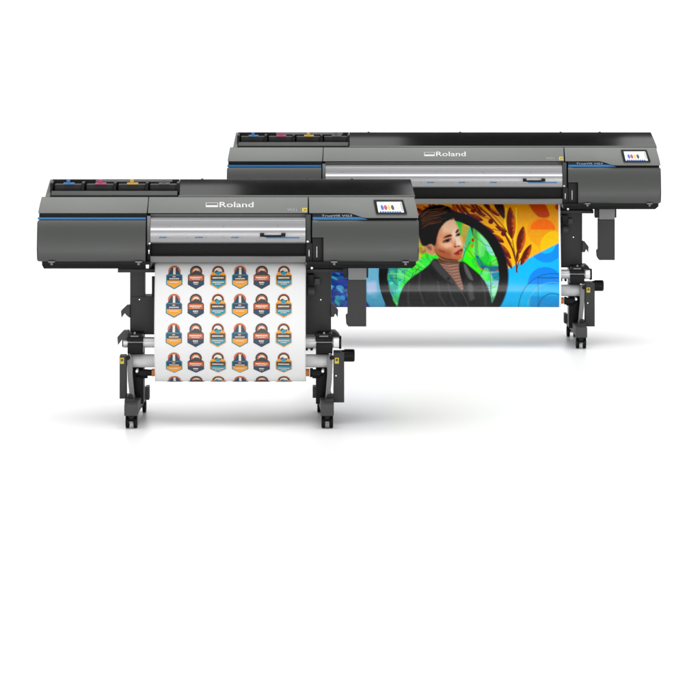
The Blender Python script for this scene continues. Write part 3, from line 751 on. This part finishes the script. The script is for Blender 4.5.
# big circle with stained glass
CC = (443.5, 275.3); disc = ell(CC[0], CC[1], 60)
put(disc, (34, 236, 24))
put(disc * (AX < 425) * np.clip((AY - 256) / 8, 0, 1), (84, 222, 132)); put(disc * (AX < 425) * np.clip((258 - AY) / 8, 0, 1), (236, 142, 20))
put(disc * (AX < 425) * (N1 > .62), (60, 240, 10), .8); put(disc * (AX < 432) * (N2 > .66) * (AY < 262), (236, 84, 10), .9); put(disc * (AX < 432) * (N1 < .3) * (AY < 262), (225, 200, 20), .9)
put(disc * (AX < 412) * np.clip((AY - 276) / 8, 0, 1), (70, 224, 200), .9); put(disc * (AX < 405) * (N1 > .55) * (AY > 264), (30, 150, 190), .7)
put(disc * (AX < 404) * np.clip((AY - 290) / 8, 0, 1), (8, 50, 170), .8); put(disc * (AX < 397) * (AY < 282), (20, 120, 120), .5)
poly([(418, 262), (431, 256), (436, 258), (420, 276), (404, 286), (396, 290), (408, 272)], (50, 232, 70), .8, .9, disc)
for x in (397, 405.5, 413.5): line([(x, 262), (x - 2, 300)], .6, (20, 90, 60), .6, disc)
rt = disc * (AX > 455)
put(rt, (34, 232, 20)); poly([(462, 222), (470, 224), (471, 240), (465, 246), (462, 240)], (246, 172, 60), .8, 1, rt); poly([(463, 236), (470, 232), (468, 246), (464, 254)], (255, 128, 0), .8, 1, rt)
poly([(463, 252), (474, 240), (476, 256), (484, 280), (468, 266), (461, 262)], (42, 250, 0), .4, 1, rt); poly([(467, 252), (474, 246), (475, 256), (470, 258)], (96, 232, 20), .4, 1, rt)
poly([(470, 225), (474, 228), (471, 240), (466, 248), (465, 258), (463, 256), (464, 246)], (40, 214, 160), .4, .9, rt)
poly([(470, 224), (478, 226), (479, 232), (475, 240), (472, 232)], (26, 60, 26), .4, 1, rt); poly([(475, 232), (478, 234), (478.6, 262), (475.4, 256)], (22, 104, 24), .3, 1, rt); put(ell(473.5, 240, 1.8), (190, 30, 10)); put(ell(472.5, 245.5, 2.2), (190, 140, 20), .8)
poly([(478.5, 233), (488, 240), (496, 256), (492, 256), (484, 247)], (140, 226, 196), .5, 1, rt); poly([(479, 240), (484, 244), (485, 256), (480, 258)], (96, 222, 110), .6, 1, rt)
poly([(480, 258), (485, 264), (492, 265), (500, 260), (500, 266), (480, 266)], (24, 170, 24), .5, 1, rt)
poly([(475.6, 250), (479, 256), (481, 262), (487, 266.4), (500, 265.4), (502, 271), (492, 272.4), (483, 270), (477, 264)], (14, 108, 138), .5, 1, rt)
line([(476, 262), (480, 268), (487, 271.6), (494, 272), (502, 269)], .9, (206, 50, 30), .9, rt)
poly([(479, 272), (501, 272), (501, 300), (494, 300), (488, 292), (482, 281)], (120, 214, 196), .5, 1, rt); poly([(481, 273), (490, 273), (491, 281), (484, 281)], (44, 232, 70), .5, 1, rt); poly([(491, 273), (501, 272), (501, 281), (494, 280)], (30, 120, 205), .6, 1, rt)
poly([(494, 281), (501, 281), (500, 288), (496, 287)], (160, 186, 226), .6, 1, rt); poly([(489, 286), (500, 288), (498, 298), (493, 297)], (170, 224, 218), .8, .9, rt)
poly([(489, 297), (500, 296), (498, 304), (494, 312), (490, 318)], (12, 24, 160), .4, 1, rt)
line([(490.5, 262), (490.8, 300)], .6, (60, 110, 40), .8, rt); line([(478, 234), (486, 247), (489, 258)], .6, (30, 100, 70), .8, rt); line([(463, 246), (470, 252), (476, 260)], .6, (60, 90, 30), .8, rt); line([(470, 242), (465, 252), (462, 262)], .9, (60, 70, 20), .8, rt)
put(ring(CC[0], CC[1], 60.2, 9.2), (5, 5, 6)); put(ring(CC[0], CC[1], 65.2, .9) * (AX > 443), (10, 22, 66), .7)
# fine lead lines and mottled glass inside the ring
dd = ell(CC[0], CC[1], 56)
put(blur(dd * (N2 > .62), .3), (14, 170, 70), .45); put(blur(dd * (N2 < .34) * (AX > 470), .3), (130, 250, 120), .4); put(blur(dd * (N2 < .3) * (AX < 420), .3), (60, 240, 20), .6)
for k in range(9): put(ring(390 + k * 4, 300 - k * 3, 22 + k * 1.5, .7) * dd * (AX < 425), ((10, 90, 70), (200, 240, 60), (20, 60, 160))[k % 3], .5)
for k in range(60):
    x = 384 + RNG.rand() * 118; y = 222 + RNG.rand() * 84; a = RNG.rand() * 6.28; q = [(x, y)]
    for _ in range(5):
        a += (RNG.rand() - .5) * .9; x += 4.2 * math.cos(a); y += 4.2 * math.sin(a); q.append((x, y))
    line(q, .45, ((14, 40, 14), (70, 30, 8), (8, 40, 60))[k % 3], .8, dd)
# the portrait
poly([(423.6, 244.6), (428, 243.2), (433.5, 245), (436, 251), (434.6, 255.4), (430.4, 254.8), (426, 251)], (205, 136, 104), .5); poly([(426, 246), (430, 245.4), (432.4, 248), (431.6, 251), (428.6, 249.4)], (128, 60, 38), .6, .8)
FACE = [(437, 228), (441, 221), (447, 217), (453, 216.5), (456.5, 223), (459.6, 229), (461, 235), (463.3, 243), (463.8, 247), (462.9, 250), (463.4, 253), (462.6, 258), (459.5, 260.8), (453, 261.6), (445, 260.4), (438.5, 257), (433.6, 250), (433, 240)]
poly(FACE, (216, 148, 110), .35)
fm = blur(inside(smooth(FACE)), .3)
put(blur(inside([(442, 222), (455, 217), (459, 230), (452, 233), (443, 233)]), 1.6) * fm, (236, 190, 156)); put(blur(inside([(452, 232), (457, 228), (460, 236), (463, 246), (458, 246), (453, 240)]), 1.0) * fm, (238, 208, 178))
put(blur(inside([(433, 228), (440, 222), (438, 240), (440, 246), (433, 246)]), 1.3) * fm, (204, 124, 84)); put(blur(inside([(440, 243), (452, 242), (453, 247), (444, 249)]), 1.4) * fm, (234, 176, 138))
put(blur(inside([(433, 246), (441, 248), (452, 250), (453, 256), (461, 256), (462, 262), (440, 262), (432, 252)]), 2.2) * fm, (166, 88, 52)); put(blur(inside([(438, 249), (445, 251), (446, 253.5), (440, 251.5)]), .6) * fm, (150, 46, 26), .8)
put(blur(inside([(452, 257), (462, 254), (462.5, 259), (455, 261)]), .8) * fm, (196, 100, 58), .9)
put(blur(inside([(434, 251), (440, 256), (447, 258.4), (459, 259.8), (458, 263), (444, 263), (433, 257)]), .6) * fm, (92, 38, 12), .95); put(blur(inside([(434, 238), (437, 238), (437.6, 247), (434, 247)]), .7) * fm, (150, 84, 52), .7); put(blur(inside([(444, 244.6), (451, 243), (452.6, 245.6), (446, 248)]), .8) * fm, (240, 186, 150), .8)
poly([(442.6, 238.6), (446, 235.6), (451, 234.0), (453.4, 235.6), (450.4, 236.9), (446, 238.0)], (52, 24, 14), .35, 1); poly([(455.2, 233.0), (457.0, 229.8), (459.6, 228.4), (459.6, 231), (457, 233.8)], (52, 24, 14), .35, 1)
poly([(441.8, 242.2), (445, 239.8), (449, 238.2), (452, 238.4), (451.6, 240.4), (448.6, 242.4), (444.6, 243.2)], (104, 58, 38), .6, .9); poly([(442.4, 241.8), (446, 239.6), (451.4, 238.4), (451.4, 239.4), (447, 240.8)], (30, 14, 10), .3, 1); put(ell(447.9, 240.7, 1.6, 1.15), (20, 12, 10)); put(ell(450.7, 240.2, .8, .5), (190, 160, 150), .7)
poly([(455.2, 236.2), (457.6, 233.8), (460.8, 232.8), (460.8, 235.4), (457, 237)], (110, 62, 44), .5, .9); poly([(455.6, 235.4), (458, 233.4), (461, 232.8), (460.6, 233.9), (457.6, 234.9)], (30, 14, 10), .3, 1); put(ell(458.7, 234.9, 1.35, 1.05), (20, 12, 10))
poly([(453.6, 237), (455.2, 241), (454.2, 246.2), (457.2, 247.6), (456.2, 246), (456, 240)], (184, 108, 76), .5, .8); put(ell(455.6, 246.8, 1.5, .8), (134, 50, 28)); put(ell(459, 246.2, 1.7, .8, -15), (140, 54, 34), .9); put(ell(460.5, 243, 1.4, 1.8), (242, 214, 190), .6)
poly([(452.8, 253.8), (457.0, 251.4), (460.0, 249.2), (463.2, 248.0), (463.4, 251), (461.8, 254.2), (457, 255.6)], (150, 36, 30), .35); poly([(457, 252.6), (463, 249.6), (463, 250.4), (458, 253.2)], (96, 16, 16), .25, .9); put(ell(460.6, 252.4, 1.6, .8, -30), (216, 110, 100), .8)
# hair
HAIR = [(416, 226), (419, 215), (426, 207.6), (437, 204.5), (447, 205.4), (452.4, 210), (455.2, 217.6), (450, 220.0), (445.5, 222.5), (440, 229), (437.4, 237), (435.6, 247.0), (430.8, 243.6), (426.5, 246.5), (422, 245.5), (419.5, 238)]
poly(HAIR, (7, 6, 6), .5)
for k in range(16):
    t = k / 15; y = 209 + 15 * t
    line([(421 + 3 * RNG.rand(), y + 6), (427 + RNG.rand() * 3, y + 1), (434 + RNG.rand() * 6, y - 1.5 + RNG.rand() * 2), (441 + RNG.rand() * 7, y - 1 - 2 * RNG.rand())], .5 + .5 * RNG.rand(), ((104, 56, 14), (66, 28, 10), (132, 74, 18), (44, 20, 10))[k % 4], .8, blur(inside(smooth(HAIR)), .4) * np.clip((229 - AY) / 8, 0, 1))
for k in range(26):
    t = k / 25; x = 453.5 - 17 * t; y = 216.5 + 4 * t + 14 * max(0, t - .55) * 1.6
    line([(x - 3, y - 4), (x - .6, y + .6), (x + 1.2 * RNG.rand(), y + 1.6 + 1.6 * RNG.rand())], .6, (10, 7, 6), .8)
# neck and jacket
JK = [(434, 257.5), (430, 264), (422, 270.5), (412, 277), (404, 285), (399, 296), (397, 312), (397, 345), (494, 345), (493, 308), (490.5, 294), (486, 283), (480, 274.5), (471, 267), (464, 261), (458, 262), (446, 262)]
poly(JK, (15, 15, 16), .4)
NECK = [(436.5, 256.5), (446, 261), (460, 260.5), (459, 268), (460.5, 276), (464, 290), (461, 290), (455, 281.5), (449, 273.5), (441, 265.5)]
poly(NECK, (158, 116, 98), .4); nk = blur(inside(smooth(NECK)), .3)
put(nk * np.clip((265 - AY) / 3, 0, 1), (78, 38, 16), .9)
for k in range(9):
    y = 263 + k * 2.9; line([(437 + k * 2.2, y - 1), (448 + k * 1.4, y + 1.6), (461 + k * .6, y - .6)], .8, (70, 42, 34), .75, nk)
jm = blur(inside(smooth(JK)), .3) * (1 - nk)
poly([(433.5, 259), (437, 261), (446, 271), (457, 284.5), (452, 283), (444, 278.5), (436, 270), (431.5, 264)], (62, 62, 63), .7, .9, jm)
poly([(432, 266), (437, 274), (446, 281), (440, 286), (432, 278)], (6, 6, 6), 1.2, .9, jm)
poly([(457.5, 263), (462, 264), (466, 276), (465, 284), (461, 280), (458, 270)], (5, 5, 5), .6, 1, jm); poly([(463.5, 262), (467, 266), (472, 276), (474, 281), (469, 279), (465, 271)], (96, 96, 97), .6, .9, jm)
poly([(468, 283), (472, 283), (474, 290), (471, 293), (467, 290)], (90, 90, 90), 1, .8, jm); poly([(468, 292), (473, 291), (475, 299), (470, 301)], (80, 80, 82), .9, .8, jm)
poly([(459, 290), (464, 291), (468, 305), (474, 320), (462, 320)], (7, 7, 7), .9, .9, jm)
line([(455, 283), (463, 294), (470, 308), (473, 318)], .7, (90, 88, 86), .6, jm)
for pts in ([(420, 272), (419, 288), (424, 304)], [(438, 282), (440, 296), (446, 306)], [(482, 280), (485, 294), (486, 306)], [(409, 284), (408, 298), (410, 310)], [(448, 284), (452, 298), (458, 308)]):
    line(pts, 2.2, (64, 64, 66), .45, jm); line([(p[0] + 2.6, p[1]) for p in pts], 1.8, (8, 8, 8), .5, jm)
put(jm * (N2 * .6 + N3 * .4), (50, 50, 52), .35)
put(blur(ell(448.5, 278.6, 1.5), .2), (14, 14, 14), .9)
# soften, white margin on the right
IMG *= (0.80 + 0.08 * N3)[..., None]
put((AX > 559.6) | (AX < 328.6), (238, 238, 238))

pm = bpy.data.materials.new('printed_artwork'); pm.use_nodes = True
nt = pm.node_tree; pb = nt.nodes['Principled BSDF']
an = nt.nodes.new('ShaderNodeAttribute'); an.attribute_name = 'print'
nt.links.new(an.outputs['Color'], pb.inputs['Base Color'])
pb.inputs['Roughness'].default_value = .18; pb.inputs['Specular IOR Level'].default_value = .24
rs = sheet('printed_poster', (PX0 - 444.2) / 168, (PX1 - 444.2) / 168, SS, SY, SZ, np.clip(IMG, 0, 1), pm, (RX, Y2, 0), NXV)
rs['label'] = 'glossy multicoloured print with a dark-haired portrait and black ring hanging from the rear machine'; rs['category'] = 'printed poster'

# ------------------------------------------------------------------ floor
b = NB()
vs = [b.verts.new(p) for p in ((-150, -60, 0), (150, -60, 0), (150, 250, 0), (-150, 250, 0))]
b.faces.new(vs)
fl = link('floor', b, M['floor'])
fl['kind'] = 'structure'
